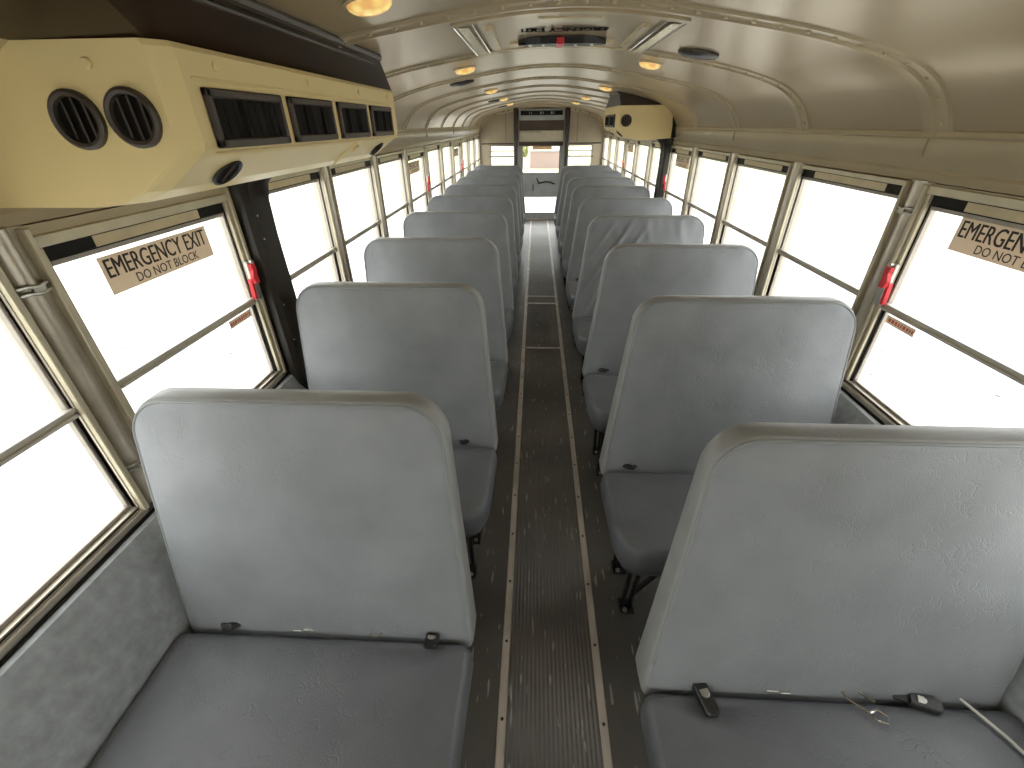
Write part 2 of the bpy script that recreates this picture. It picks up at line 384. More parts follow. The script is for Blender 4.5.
# window posts (trim)
def post(y, sx, heavy):
    global n
    b = MB(); X = lambda d: sx * (SX - d)
    b.box(X(-.005), X(.010), y - .052, y + .052, .76, 1.482, 0, .002)
    b.box(X(.008), X(.028), y - .050, y - .036, .765, 1.476, 1, .002)
    b.box(X(.008), X(.028), y + .036, y + .050, .765, 1.476, 1, .002)
    R = []
    for z in (.765, 1.484):
        R.append([(X(.009 + .022 * math.sin(PI * i / 8)), y - .024 + .048 * i / 8, z) for i in range(9)])
    b.loft(R, 0)
    o = struct(b.build('trim_%d' % n, [M['alu'], M['flange']], smooth=True)); n += 1
    if heavy:
        for z in ((1.37, .90) if sx < 0 else (1.40,)):
            c = MB()
            c.tube([(X(.012), y - .038, z), (X(.034), y - .02, z + .004), (X(.036), y, z), (X(.034), y + .02, z + .004), (X(.012), y + .038, z)], .004, 6)
            c.tube([(X(.012), y - .038, z - .014), (X(.034), y - .02, z - .010), (X(.036), y, z - .014), (X(.034), y + .02, z - .01), (X(.012), y + .038, z - .014)], .004, 6)
            c.box(X(.030), X(.037), y - .012, y + .012, z - .012, z + .002)
            c.build('wire_clip', M['steel'], o, smooth=True)
    s = MB()
    for z in (1.455, 1.02, .80): s.disc((X(.010), y - .030, z), (-sx, 0, 0), .004, .002, 8)
    s.build('screw_row', M['steel'], o)
    return o
for k, y in enumerate(POST[2:-1]):
    for sx in (-1, 1): post(y, sx, (sx < 0 and abs(y - .82) < .01) or (sx > 0 and abs(y - 1.572) < .01))

# ------------------------------------------------------------------ side windows
def rect_frame(b, xa, xb, y0, y1, z0, z1, t, mi=0, tz=None, bev=.0015):
    tz = tz or t
    b.box(xa, xb, y0, y0 + t, z0, z1, mi, bev); b.box(xa, xb, y1 - t, y1, z0, z1, mi, bev)
    b.box(xa, xb, y0 + t, y1 - t, z0, z0 + tz, mi, bev); b.box(xa, xb, y0 + t, y1 - t, z1 - tz, z1, mi, bev)
def window(idx, ya, sx, emergency):
    """bay from post ya to post ya+PITCH"""
    y0, y1 = ya + .040, ya + PITCH - .040
    X = lambda d: sx * (SX - d)          # d = how far it stands into the bus
    w_ = struct(empty('window_%d' % idx, (sx * SX, ya + PITCH / 2, .76)))
    def put(b, name, mats, parent=None, smooth=False):
        o = b.build(name, mats, None, smooth)
        o.parent = parent or w_
        p = w_ if (parent is None or parent is w_) else None
        if p is not None: o.location = -Vector(w_.location)
        return o
    b = MB()
    b.box(X(-.02), X(.022), y0, y1, .752, .770, 0, .002); b.box(X(-.02), X(.012), y0, y1, .770, .782, 0); b.box(X(-.02), X(.0135), y0, y1, .774, .7775, 1)
    H = (1.402 if sx < 0 else 1.419) if emergency else 1.430       # top of the upper sash
    b.box(X(-.02), X(.020), y0, y1, H + .032, min(1.478, H + .056), 2, .002)
    if emergency: b.box(X(-.02), X(.011), y0, y1, H + .055, 1.479, 3)
    b.box(X(-.02), X(.014), y0, y0 + .012, .77, H + .034, 0); b.box(X(-.02), X(.014), y1 - .012, y1, .77, H + .034, 0)
    if emergency:
        b.box(X(-.015), X(.018), y0 + .012, y0 + .024, .782, H + .032, 2, .002); b.box(X(-.015), X(.018), y1 - .024, y1 - .012, .782, H + .032, 2, .002)
        b.box(X(-.015), X(.006), y0 + .024, y0 + .027, .782, H + .03, 1); b.box(X(-.015), X(.006), y1 - .027, y1 - .024, .782, H + .03, 1)
    put(b, 'window_frame', [M['alu'], M['seal'], M['flange'], M['cove']])
    g = .027 if emergency else .012
    ya_, yb_ = y0 + g, y1 - g
    # head track: tan strip between black seals
    t = MB(); t.box(X(-.015), X(.010), ya_, yb_, H + .0285, H + .032, 0)
    L = yb_ - ya_; e = .20 if emergency else .15
    t.box(X(-.015), X(.006), ya_, ya_ + L * e, H + .003, H + .0285, 0); t.box(X(-.015), X(.006), yb_ - L * e, yb_, H + .003, H + .0285, 0)
    t.box(X(-.015), X(.008), ya_ + L * e, yb_ - L * e, H + .003, H + .0285, 1)
    t.box(X(-.015), X(.009), ya_, yb_, H, H + .003, 0)
    put(t, 'head_track', [M['seal'], M['tanstrip']])
    u = MB(); rect_frame(u, X(-.012), X(.004), ya_, yb_, 1.080, H, .008, 0, .012)
    up = put(u, 'upper_sash', M['sash'])
    l = MB(); rect_frame(l, X(-.018), X(-.003), ya_, yb_, .782, 1.084, .008, 0, .010)
    lo = put(l, 'lower_sash', M['sash'])
    r = MB(); r.box(X(-.016), X(.016), ya_, yb_, 1.078, 1.087, 0, .002); r.box(X(-.012), X(.010), ya_, yb_, 1.086, 1.093, 1, .001); r.box(X(-.012), X(.013), ya_, yb_, 1.093, 1.101, 0, .001)
    put(r, 'middle_rail', [M['rail'], M['flange']])
    for pz, par, dd in (((1.090, H - .006), up, -.004), ((.790, 1.076), lo, -.010)):
        p = MB(); p.box(X(dd - .001), X(dd + .001), ya_ + .006, yb_ - .006, pz[0], pz[1]); o = p.build('pane', M['glass']); o.parent = par
    if emergency:
        yl = y1 - .022
        k = MB(); k.box(X(.014), X(.032), yl - .010, yl + .022, 1.09, 1.235, 0, .004)
        k.tube([(X(.03), yl + .006, 1.228), (X(.042), yl + .006, 1.232)], .008, 8)
        lt = put(k, 'latch_body', M['steel'], smooth=True)
        h = MB(); h.loft([[(X(.034), yl - .016 + .010 * a, z), (X(.045), yl - .014 + .01 * a, z), (X(.045), yl + .010 + .004 * a, z), (X(.034), yl + .012 + .004 * a, z)] for a, z in ((0, 1.225), (.6, 1.205), (-.6, 1.18), (.2, 1.155))])
        h.loft([[(X(.020), yl - .020 - o_, z), (X(.032), yl - .018 - o_, z), (X(.032), yl - .006 - o_, z), (X(.020), yl - .004 - o_, z)] for z, o_ in ((1.172, 0), (1.13, .004), (1.100, .006))])
        o = h.build('latch_lever', M['red'], smooth=True); o.parent = lt
    return w_
EM = {(-1, 3): 1, (1, 3): 1, (-1, 7): 1, (1, 7): 1, (-1, 10): 1, (1, 10): 1}
wi = 1
for sx in (-1, 1):
    for k in range(2, len(POST) - 1):
        window(wi, POST[k], sx, (sx, k) in EM); wi += 1

# stickers on the emergency windows
def exit_sign(ya, sx, lab, y_off=.178):
    wd, ht = .394, .092
    s = sx
    yc0 = ya + y_off if sx < 0 else ya + PITCH - y_off      # where the first letter stands
    x = sx * (SX - .0015) ; z0 = 1.288 if s < 0 else 1.316
    o = empty('exit_sticker', (x, yc0, z0))
    dirY = 1 if sx < 0 else -1
    def P(a, b_, d): return (-sx * d, dirY * a, b_)
    bb = MB(); bb.add([P(0, 0, 0), P(wd, 0, 0), P(wd, ht, 0), P(0, ht, 0), P(0, 0, .0008), P(wd, 0, .0008), P(wd, ht, .0008), P(0, ht, .0008)], [(0, 1, 2, 3), (4, 5, 6, 7), (0, 1, 5, 4), (1, 2, 6, 5), (2, 3, 7, 6), (3, 0, 4, 7)])
    bb.build('backing', M['signtan'], o)
    for txt, a, b_, w_, h_, bold in (('EMERGENCY EXIT', .012, .039, .368, .046, 1.0), ('DO NOT BLOCK', .085, .008, .240, .024, .3)):
        vs, fs = text_mesh(txt, w_, h_, 0)
        t = MB(); 
        for du, dd in ((-.0011, 0), (.0011, .0001), (0, .0002)): t.add([P(a + u + du * bold, b_ + v, .0012 + dd) for u, v in vs], fs); t.build('lettering', M['ink'], o)
    return tag(o, lab, 'sign')
exit_sign(POST[3], -1, 'tan EMERGENCY EXIT sticker on the large window under the left air unit')
exit_sign(POST[3], 1, 'tan EMERGENCY EXIT sticker on the right window cut by the picture edge', .192)
exit_sign(POST[7], -1, 'small far tan exit sticker on left window beside red latch, left of the rear seats', .12)
exit_sign(POST[7], 1, 'small far tan exit sticker on right window just before the black pillar', .22)
exit_sign(POST[10], -1, 'farthest tan exit sticker on the left windows near the rear door', .12)
exit_sign(POST[10], 1, 'farthest tan exit sticker on the right windows behind the black pillar', .12)
def warn(ya, sx, lab):
    y1 = ya + PITCH - .085; x = sx * (SX + .0075)
    o = empty('warning_sticker', (x, y1 - .13, 1.035))
    b = MB(); b.box(0, .0006, 0, .13, 0, .028); b.build('backing', M['signtan'], o)
    t = MB()
    yy = .006
    while yy < .12:
        l = random.uniform(.005, .012); t.box(-sx * .0002, -sx * .0008 + (0.0006 if sx < 0 else 0), yy, yy + l, .008, .020); yy += l + .005
    t.build('red_print', M['redink'], o)
    return tag(o, lab, 'sticker')
warn(POST[3], -1, 'small red-printed sticker in lower left-side pane beneath the red latch')
warn(POST[3], 1, 'small red-printed sticker in lower right-side pane beneath the red latch')

# ------------------------------------------------------------------ bench seats
def offset_loop(pts, d):
    n_ = len(pts); out = []
    for i in range(n_):
        a, b_, c = Vector(pts[i - 1]), Vector(pts[i]), Vector(pts[(i + 1) % n_])
        t = ((b_ - a).normalized() + (c - b_).normalized()).normalized(); nn = Vector((-t.y, t.x)); out.append(b_ + nn * d)   # CCW -> inward
    return out
def rounded(poly, radii, seg=8, dens=.04):
    n_ = len(poly); out = []
    for i in range(n_):
        p0, p, p1 = Vector(poly[i - 1]), Vector(poly[i]), Vector(poly[(i + 1) % n_]); r = radii[i]
        a = (p0 - p).normalized(); b_ = (p1 - p).normalized(); ang = a.angle(b_); t = r / math.tan(ang / 2)
        s0, s1 = p + a * t, p + b_ * t
        c = p + (a + b_).normalized() * (r / math.sin(ang / 2))
        v0 = s0 - c; v1 = s1 - c; tot = v0.angle_signed(v1)
        for k in range(seg + 1):
            f = -tot * k / seg; co, si = math.cos(f), math.sin(f); out.append(c + Vector((v0.x * co - v0.y * si, v0.x * si + v0.y * co)))
    # densify straight runs
    res = []
    for i in range(len(out)):
        a, b_ = out[i], out[(i + 1) % len(out)]; L = (b_ - a).length; k = max(1, int(L / dens))
        for j in range(k): res.append(a.lerp(b_, j / k))
    return res

def make_seat(width, taper, side, folds=False, near=True):
    """side=-1: bench on the left (aisle at +x). local x=0 is the aisle-side bottom edge; +x of 'a' runs to the wall"""
    root = empty('bench_seat')
    mx = (lambda a: -a) if side < 0 else (lambda a: a)     # a: distance from the aisle edge to the wall
    zb, zt = .43, 1.118
    # backrest: outline in (a, z), CCW
    poly = [(0.0, zb), (width - .02, zb), (width - .012, 1.0), (width - .012, zt), (taper, zt), (taper * .85, 1.0)]
    ol = rounded(poly, [.02, .02, .3, .095, .105, .3], 7, .018 if folds else .04)
    def yf(z): return (z - .48) * .245
    def th(z): return .062 + (1.12 - z) * .055
    b = MB(); NR = len(ol)
    def ring(ins, dep, puff=0):
        L = offset_loop(ol, ins) if ins else ol
        return [(mx(p.x), yf(p.y) + dep * th(p.y) , p.y) for p in L]
    cx, cz = width * .5, .80
    def scal(s, fr=True):
        L = offset_loop(ol, .012); R = []
        for p in L:
            x, z = cx + (p.x - cx) * s, cz + (p.y - cz) * s
            pf = .022 * (1 - s ** 3)
            y = yf(z) - pf if fr else yf(z) + th(z) + pf * .35
            # tension puckers near the aisle-side seam
            if fr and s > .55:
                y += .0022 * math.sin(z * 95 + s * 6) * max(0, 1 - x / .16) * (1 if z > .6 else 0)
                y += .002 * math.sin(x * 80) * max(0, (z - 1.0) / .12)
            if fr and folds:
                q = (z - 1.05) * .8 - (x - .35) * 1.35
                env = max(0, min(1, (s - .0) * 3)) * max(0, 1 - abs(x - .22) / .32)
                y -= env * .020 * max(0, math.sin(q * 40 + 1.2 * math.sin(z * 7))) ** 3 * (1 - s ** 8)
                y -= .012 * max(0, math.sin(x * 30 + z * 6)) ** 4 * max(0, (z - .93) / .2) * (1 - s ** 10)
            R.append((mx(x), y, z))
        return R
    S = [.02, .12, .25, .38, .5, .6, .7, .78, .85, .9, .94, .97, 1.0]
    if folds: S = [.02] + [.05 + .95 * i / 44 for i in range(1, 45)]
    front = [scal(s) for s in S]
    seamdip = ring(.009, .03)
    b.loft(front + [seamdip], 0, cap=False)
    b.add(front[0], [tuple(range(NR))], 0)
    band = [seamdip, ring(.003, .06), ring(.0, .16), ring(-.001, .5), ring(.0, .82), ring(.006, .95), ring(.014, 1.0)]
    b.loft(band, 1, cap=False)
    back = [ring(.014, 1.0)] + [scal(s, False) for s in (.97, .9, .7, .4, .05)]
    b.loft(back, 0, cap=False); b.add(back[-1], [tuple(range(NR))], 0)
    bo = b.build('backrest', [M['vinyl'], M['vinyl_top']], root, smooth=True, auto=False)
    # piping along the front seam
    p = MB(); L = [q for q in ring(.008, .035) if q[2] > .5]
    # start after the bottom edge: rotate so that the run is continuous
    full = ring(.008, .035); st = next(i for i in range(NR) if full[i][2] > .5 and full[i - 1][2] <= .5)
    run = []
    for i in range(NR):
        q = full[(st + i) % NR]
        if q[2] <= .5: break
        run.append(q)
    p.tube(run, .0038, 6); p.build('seam_piping', M['piping'], bo, smooth=True)
    # cushion: outline in (a, y)
    D = .405
    pc = [(-.002, -.012), (.004, -D + .10), (.030, -D), (width - .01, -D), (width - .005, -.012)]
    # order CCW in (a,y)
    pc = pc[::1]
    oc = rounded(pc, [.032, .05, .08, .04, .032], 6)
    area = sum(oc[i - 1].x * oc[i].y - oc[i].x * oc[i - 1].y for i in range(len(oc)))
    if area < 0: oc = oc[::-1]
    zc = .482
    c = MB()
    def cr(ins, z):
        L_ = offset_loop(oc, ins) if ins else oc
        return [(mx(q.x), q.y, z(q) if callable(z) else z) for q in L_]
    ccx, ccy = width * .5, -.18
    def cs(s):
        R = []
        for q in offset_loop(oc, .020):
            x, y = ccx + (q.x - ccx) * s, ccy + (q.y - ccy) * s
            R.append((mx(x), y, zc + .008 * (1 - s ** 3) - .010 * max(0, 1 - ((x - .16) / .12) ** 2 - ((y + .02) / .06) ** 2)))
        return R
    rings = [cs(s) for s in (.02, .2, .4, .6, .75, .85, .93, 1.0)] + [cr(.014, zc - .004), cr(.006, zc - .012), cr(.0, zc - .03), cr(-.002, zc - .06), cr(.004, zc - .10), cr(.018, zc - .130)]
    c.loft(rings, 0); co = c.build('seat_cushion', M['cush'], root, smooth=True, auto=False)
    # frame and legs
    f = MB(); zf = .343
    for yy in (-D + .06, -.03):
        f.tube([(mx(.05), yy, zf), (mx(width - .005), yy, zf)], .012, 8)
    f.tube([(mx(.07), -D + .05, zf), (mx(.07), .06, zf)], .012, 8)
    f.tube([(mx(.07), -.03, zf), (mx(.07), .06, .40), (mx(.08), .10, .55)], .011, 8)
    f.build('seat_frame', M['legs'], root, smooth=True)
    for yy, fy in ((-.315, -.275), (-.06, -.10)):
        l = MB()
        for dx in (.085, .125):
            l.tube([(mx(dx), yy, zf), (mx(.105 + (dx - .105) * .7), (yy + fy) / 2, .18), (mx(.105 + (dx - .105) * .7), fy, .012)], .0095, 8)
        l.box(mx(.08), mx(.135), fy - .035, fy + .03, .0, .008, 0, .002)
        lg = l.build('leg', M['legs'], root, smooth=True)
        bt = MB(); bt.disc((mx(.10), fy - .022, .008), (0, 0, 1), .010, .010, 6); bt.build('floor_bolt', M['steel'], lg)
    br = MB(); br.tube([(mx(.115), -.29, .10), (mx(.30), -.22, .27), (mx(.48), -.20, zf)], .010, 8); br.build('brace', M['legs'], root, smooth=True)
    return root, bo, co

def buckle(parent, a, mx, ang=0.0, ln=1.0, name='belt_buckle'):
    b = MB(); R = Matrix.Rotation(ang, 3, 'Z')
    def T(x, y, z): v = R @ Vector((x, y, 0)); return (mx(a) + v.x, -.014 + v.y * ln, .487 + z)
    # body with rounded ends
    for (w0, y0, y1, z0, z1, mi) in ((.017, -.055, .01, .0, .016, 0), (.010, -.022, -.004, .016, .0185, 1)):
        ol_ = [(-w0, y0 + .006), (-w0 + .006, y0), (w0 - .006, y0), (w0, y0 + .006), (w0, y1), (-w0, y1)]
        b.loft([[T(x, y, z0) for x, y in ol_], [T(x * 1.0, y, z1 * .8 + z0 * .2) for x, y in ol_], [T(x * .86, y * .96, z1) for x, y in ol_]], mi)
    b.loft([[T(-.012, .01, .004), T(.012, .01, .004), T(.012, .01, .008), T(-.012, .01, .008)], [T(-.012, .04, .0), T(.012, .04, .0), T(.012, .04, .006), T(-.012, .04, .006)]], 0)
    return b.build(name, [M['black'], M['steel']], parent)
def dark_tab(parent, a, mx, w=.03):
    b = MB(); b.tube([(mx(a - w), .004, .490), (mx(a - w * .3), -.012, .497), (mx(a + w * .3), -.014, .494), (mx(a + w), .004, .490)], [.006, .011, .010, .006], 8)
    return b.build('belt_stub', M['black'], parent, smooth=True)
def shiny(parent, a, mx, w=.025):
    b = MB(); b.box(mx(a - w), mx(a - .003), -.010, -.004, .489, .493, 0, .001); b.box(mx(a + .001), mx(a + w * .8), -.013, -.007, .488, .492, 0, .001)
    return b.build('belt_anchor', M['chrome'], parent)

LT = [.836, 1.645, 2.43, 3.25, 4.07, 4.86, 5.62, 6.40, 7.22]
RT = [.743, 1.515, 2.29, 3.10, 3.89, 4.71, 5.48, 6.28, 7.11]
ORD = ['front', 'second', 'third', 'fourth', 'fifth', 'sixth', 'seventh', 'eighth', 'rearmost']
mL = lambda a: -a
mR = lambda a: a
seatL, *_ = make_seat(.812, .055, -1)
seatR, *_ = make_seat(.862, .090, 1)
dark_tab(seatL, .14, mL, .022); dark_tab(seatR, .11, mR, .03)
protoR_used = False
def lab(row, sd):
    extra = {0: 'broad near', 1: '', 2: ''}.get(row, '')
    return ('%s row grey vinyl bench seat on the %s of the aisle' % (ORD[row], sd))
def place(o, x, yt, label, grp):
    o.location = (x, yt - .205, 0); tag(o, label, 'seat', grp); return o
G = 'grey bench seats in two rows along the aisle'
first = None
for r, yt in enumerate(LT):
    if r == 0:
        o, bo, co = make_seat(.812, .055, -1)
        buckle(o, .105, mL, -.05, .5); dark_tab(o, .66, mL, .03)
        shiny(o, .46, mL, .03)
        lp = MB(); lp.tube([(-.27, .0, .492), (-.272, -.016, .497), (-.255, -.022, .495), (-.243, -.008, .491)], .0016, 6); lp.build('wire_loop', M['chrome'], o, smooth=True)
        place(o, -.235, yt, 'front row grey vinyl bench seat left of the aisle, black buckle beside its aisle edge', G)
    else:
        o = seatL if r == 1 else copy_tree(seatL)
        place(o, -.235, yt, lab(r, 'left'), G)
for r, yt in enumerate(RT):
    if r == 0:
        o, bo, co = make_seat(.862, .090, 1)
        buckle(o, .135, mR, .22); shiny(o, .32, mR, .03)
        lp = MB(); lp.tube([(0.460, .006, .497), (0.467, -.02, .496), (0.497, -.045, .496), (0.507, -.062, .496), (0.527, -.066, .496), (0.535, -.052, .496), (0.520, -.040, .497), (0.500, -.046, .497)], .0028, 6)
        lp.tube([(0.495, .005, .496), (0.513, -.015, .497), (0.525, -.024, .496)], .0024, 6)
        lp.build('wire_loop', M['chrome'], o, smooth=True)
        k = buckle(o, .62, mR, 1.2, .8); 
        bl = MB(); bl.loft([[(x, y, z), (x + .006, y + .003, z), (x + .006, y + .003, z + .003), (x, y, z + .003)] for x, y, z in ((.725, -.008, .493), (.765, -.08, .493), (.81, -.19, .490), (.835, -.26, .488))])
        bl.build('belt_webbing', M['rail'], o)
        place(o, .19, yt, 'front row grey vinyl bench seat right of the aisle, with wire loop and two buckles', G)
    elif r == 3:
        o, bo, co = make_seat(.862, .090, 1, folds=True)
        place(o, .19, yt, 'fourth row bench seat on the right with loose wrinkled grey cover', G)
    else:
        o = seatR if r == 1 else copy_tree(seatR)
        place(o, .19, yt, lab(r, 'right'), G)

# thin light strap by the second right bench
# ------------------------------------------------------------------ air units over the windows
def ac_unit(sx, xa, ya, yb, label, front_round, near):
    """xa: |x| of the aisle face; housing from y=ya to yb"""
    root = empty('air_conditioner', (sx * 1.0, (ya + yb) / 2, 1.5))
    off = -Vector(root.location)
    def put(b, name, mats, parent=None, smooth=False):
        o = b.build(name, mats, None, smooth); o.parent = parent or root
        if parent is None: o.location = off
        return o
    W = 1.15 if near else 1.068
    prof = [(W, 1.62), (W, 1.518 if near else 1.53), (xa + .21, 1.518), (xa + .15, 1.524), (xa + .10, 1.545), (xa + .02, 1.598), (xa + .004, 1.612), (xa, 1.625), (xa, 1.765), (xa + .006, 1.774), (W - .02, 1.774)]
    b = MB(); rings = []
    def rg(y, ins): return [(sx * min(W, x + (ins if x < W - .03 else 0)), y, z) for x, z in prof]
    ch = .030
    for y, ins in ((ya, ch), (ya + .006, ch - .008), (ya + ch - .01, .008), (ya + ch, 0), (ya + ch + .02, 0), (yb - .03, 0), (yb - .01, .012), (yb, .03)): rings.append(rg(y, ins))
    b.loft(rings, 0)
    body = put(b, 'housing', M['acbox'])
    # raised lip that frames the four vents
    lip = MB(); x0 = sx * xa
    for (y0_, y1_, z0_, z1_) in ((ya + .05, yb - .03, 1.722, 1.727), (ya + .05, yb - .03, 1.603, 1.608)):
        lip.box(x0, x0 - sx * .003, y0_, y1_, z0_, z1_, 0, .001)
    seam_y = ya + (yb - ya) * .62
    lip.loft([[(sx * (xa + .004), seam_y, 1.611), (sx * (xa + .004), seam_y + .012, 1.611), (sx * (xa), seam_y + .006, 1.607)], [(sx * (xa + .115), seam_y, 1.533), (sx * (xa + .115), seam_y + .012, 1.533), (sx * (xa + .11), seam_y + .006, 1.529)]])
    # knob-like moulded catch
    lip.disc((sx * (xa + .045), seam_y + .06, 1.58), (-sx * .6, 0, -.8), .018, .008, 10)
    put(lip, 'moulded_ridges', M['acbox'])
    # rectangular louvred vents
    L = .262; st = .912 - .85
    for k, (y0_, y1_) in enumerate(((.065, .340), (.375, .635), (.680, .935), (.980, 1.235))):
        a, c = ya + y0_, ya + y1_
        if c > yb - .04: break
        v = MB(); z0_, z1_ = 1.614, 1.712; t = .016
        v.box(x0 + sx * .002, x0 - sx * .010, a, c, z0_, z0_ + t, 0, .003); v.box(x0 + sx * .002, x0 - sx * .010, a, c, z1_ - t, z1_, 0, .003)
        v.box(x0 + sx * .002, x0 - sx * .010, a, a + t, z0_, z1_, 0, .003); v.box(x0 + sx * .002, x0 - sx * .010, c - t, c, z0_, z1_, 0, .003)
        v.box(x0 + sx * .001, x0 - sx * .001, a + t, c - t, z0_ + t, z1_ - t, 1)
        vo = put(v, 'rectangular_vent', [M['bezel'], M['seal']])
        for q in range(9):
            yy = a + t + .012 + q * (c - a - 2 * t - .024) / 8
            s = MB(); tw = .006 * math.sin(q * 1.7 + k)
            s.loft([[(x0 - sx * .0015, yy, z0_ + t), (x0 - sx * .0085, yy + .007 + tw, z0_ + t), (x0 - sx * .0095, yy + .0062 + tw, z0_ + t), (x0 - sx * .0025, yy - .001, z0_ + t)],
                    [(x0 - sx * .0015, yy, z1_ - t), (x0 - sx * .0085, yy + .007 + tw, z1_ - t), (x0 - sx * .0095, yy + .0062 + tw, z1_ - t), (x0 - sx * .0025, yy - .001, z1_ - t)]])
            so = s.build('louver', M['seal']); so.parent = vo
    # round vents on the end that faces the driver
    for (xx, zz) in front_round:
        v = MB(); cx_ = sx * xx; R = []; yq = ya
        nseg = 28
        for rr, dy in ((.046, .0), (.046, -.008), (.041, -.011), (.036, -.009), (.035, -.001)):
            R.append([(cx_ + rr * math.cos(2 * PI * i / nseg), yq + dy, zz + rr * math.sin(2 * PI * i / nseg)) for i in range(nseg)])
        v.loft(R, 0, cap=False); v.add(R[-1], [tuple(range(nseg))], 1)
        vo = put(v, 'round_vent', [M['bezel'], M['seal']], smooth=True)
        for q in (-.017, 0.002, .02):
            h = math.sqrt(.035 ** 2 - q ** 2) * .97
            s = MB(); s.loft([[(cx_ + q - .004, yq - .001, z), (cx_ + q + .004, yq - .007, z), (cx_ + q + .0052, yq - .006, z), (cx_ + q - .003, yq, z)] for z in (zz - h, zz + h)])
            so = s.build('louver', M['bezel']); so.parent = vo
    # oval vents in the slanting underside
    nv = Vector((-sx * .62, 0, -.78)).normalized(); uv = Vector((-sx * .78, 0, .62)).normalized() * 1.0
    for yy in (ya + .17, yb - .15):
        c0 = Vector((sx * (xa + .068), yy, 1.566)); R = []
        for rr, dd in ((.040, 0), (.040, .005), (.034, .007), (.032, .002)):
            R.append([c0 + nv * (dd + .001) + Vector((0, 1, 0)) * rr * math.cos(2 * PI * i / 24) + uv * rr * .93 * math.sin(2 * PI * i / 24) for i in range(24)])
        v = MB(); v.loft(R, 0, cap=False); v.add(R[-1], [tuple(range(24))], 1)
        vo = put(v, 'underside_vent', [M['black'], M['seal']], smooth=True)
        s = MB(); s.tube([c0 + nv * .004 + uv * .028, c0 + nv * .004 - uv * .028], .003, 6); so = s.build('louver', M['bezel']); so.parent = vo
    s = MB()
    for yy in (ya + .13, ya + .52, ya + .9, yb - .12): s.disc((sx * xa, yy, 1.748), (-sx, 0, 0), .008, .004, 10)
    s.disc((sx * (xa + .135), ya + .0, 1.742), (0, -1, 0), .009, .005, 12)
    put(s, 'screw_row', M['acbox'], smooth=True)
    # dark shroud from the housing up to the ceiling
    sh = MB(); T = []
    xo = sx * 1.085; zt = 1.7735
    def cz_(x): return arch_at(x)[0] - .001
    xi = xa - (.045 if near else .0)
    top_y0, top_y1 = ya - (.22 if near else .0), yb - .32
    lo = [(sx * (xa + .03), ya + .01), (sx * (xa + .01), ya + .04), (sx * (xa + .004), yb - .02), (sx * 1.08, yb - .02), (sx * 1.08, ya + .01)]
    bottom = [(x, y, zt) for x, y in lo]
    nst = 6; pts_top = []
    def stripy(y_b, y_t, flip):   # end face following the ceiling arch
        R0 = []; R1 = []
        for i in range(nst + 1):
            x = sx * ((xa + .03) + (1.108 - xa - .03) * i / nst); xt = sx * (xi + (1.10 - xi) * i / nst)
            R0.append((x, y_b, zt)); R1.append((xt, y_t, max(cz_(xt), zt - .002)))
        sh.loft([R0, R1], 0, closed=False, cap=False)
    stripy(ya + .015, top_y0, False); stripy(yb - .02, top_y1, True)
    sh.add([(sx * (xa + .03), ya + .015, zt), (sx * (xa + .006), yb - .02, zt), (sx * (xi), top_y1, cz_(xi)), (sx * xi, top_y0, cz_(xi))], [(0, 1, 2, 3)])
    if not near: sh.box(sx * 1.06, sx * 1.108, ya + .012, yb - .03, 1.535, 1.70)
    shr = put(sh, 'shroud', M['shroud'], smooth=True)
    tr = MB(); tr.tube([(sx * (xi - .002), top_y0, cz_(xi) - .004), (sx * (xi - .002), top_y1, cz_(xi) - .004)], .012, 8)
    tr.tube([(sx * (xi + .02), top_y0, cz_(xi) - .02), (sx * (xi + .02), top_y1, cz_(xi) - .02)], .006, 8)
    o = tr.build('shroud_edging', M['bezel'], smooth=True); o.parent = shr
    tag(root, label, 'air conditioner')
    return root
ac_unit(-1, .70, .85, 2.20, 'large tan overhead air unit at upper left with round and rectangular vents', [(.891, 1.662), (.789, 1.664)], True)
ac_unit(1, .588, 4.35, 5.15, 'smaller far tan overhead air unit on the right above the black pillar', [(.672, 1.664)], False)

# black covers that run down the pillars under each air unit
def pillar_cover(sx, y, label):
    b = MB(); R = []
    for z, w_, dpt in ((.0, .066, .05), (.75, .066, .05), (1.30, .066, .042), (1.42, .067, .045), (1.475, .075, .055), (1.505, .09, .08), (1.528, .10, .12)):
        X = lambda d: sx * (1.115 - d)
        R.append([(sx * 1.13, y - w_, z), (X(dpt * .5), y - w_, z), (X(dpt * .85), y - w_ * .72, z), (X(dpt * .8), y - w_ * .1, z), (X(dpt * 1.0), y + w_ * .2, z), (X(dpt * 1.05), y + w_ * .8, z), (X(dpt * .8), y + w_, z), (sx * 1.13, y + w_, z)])
    b.loft(R, 0)
    o = b.build('pillar_cover', M['pillar'], smooth=True); tag(o, label, 'pillar cover')
    s = MB()
    for z in (1.38, 1.30, 1.05, .9): s.disc((sx * (1.115 - .046), y - .045, z), (-sx, -.3, 0), .003, .003, 8)
    s.build('rivet_row', M['steel'], o); return o
pillar_cover(-1, 1.610, 'black pillar cover beneath the large tan air unit on the left')
pillar_cover(1, 4.58, 'black pillar cover beneath the smaller air unit on the right')

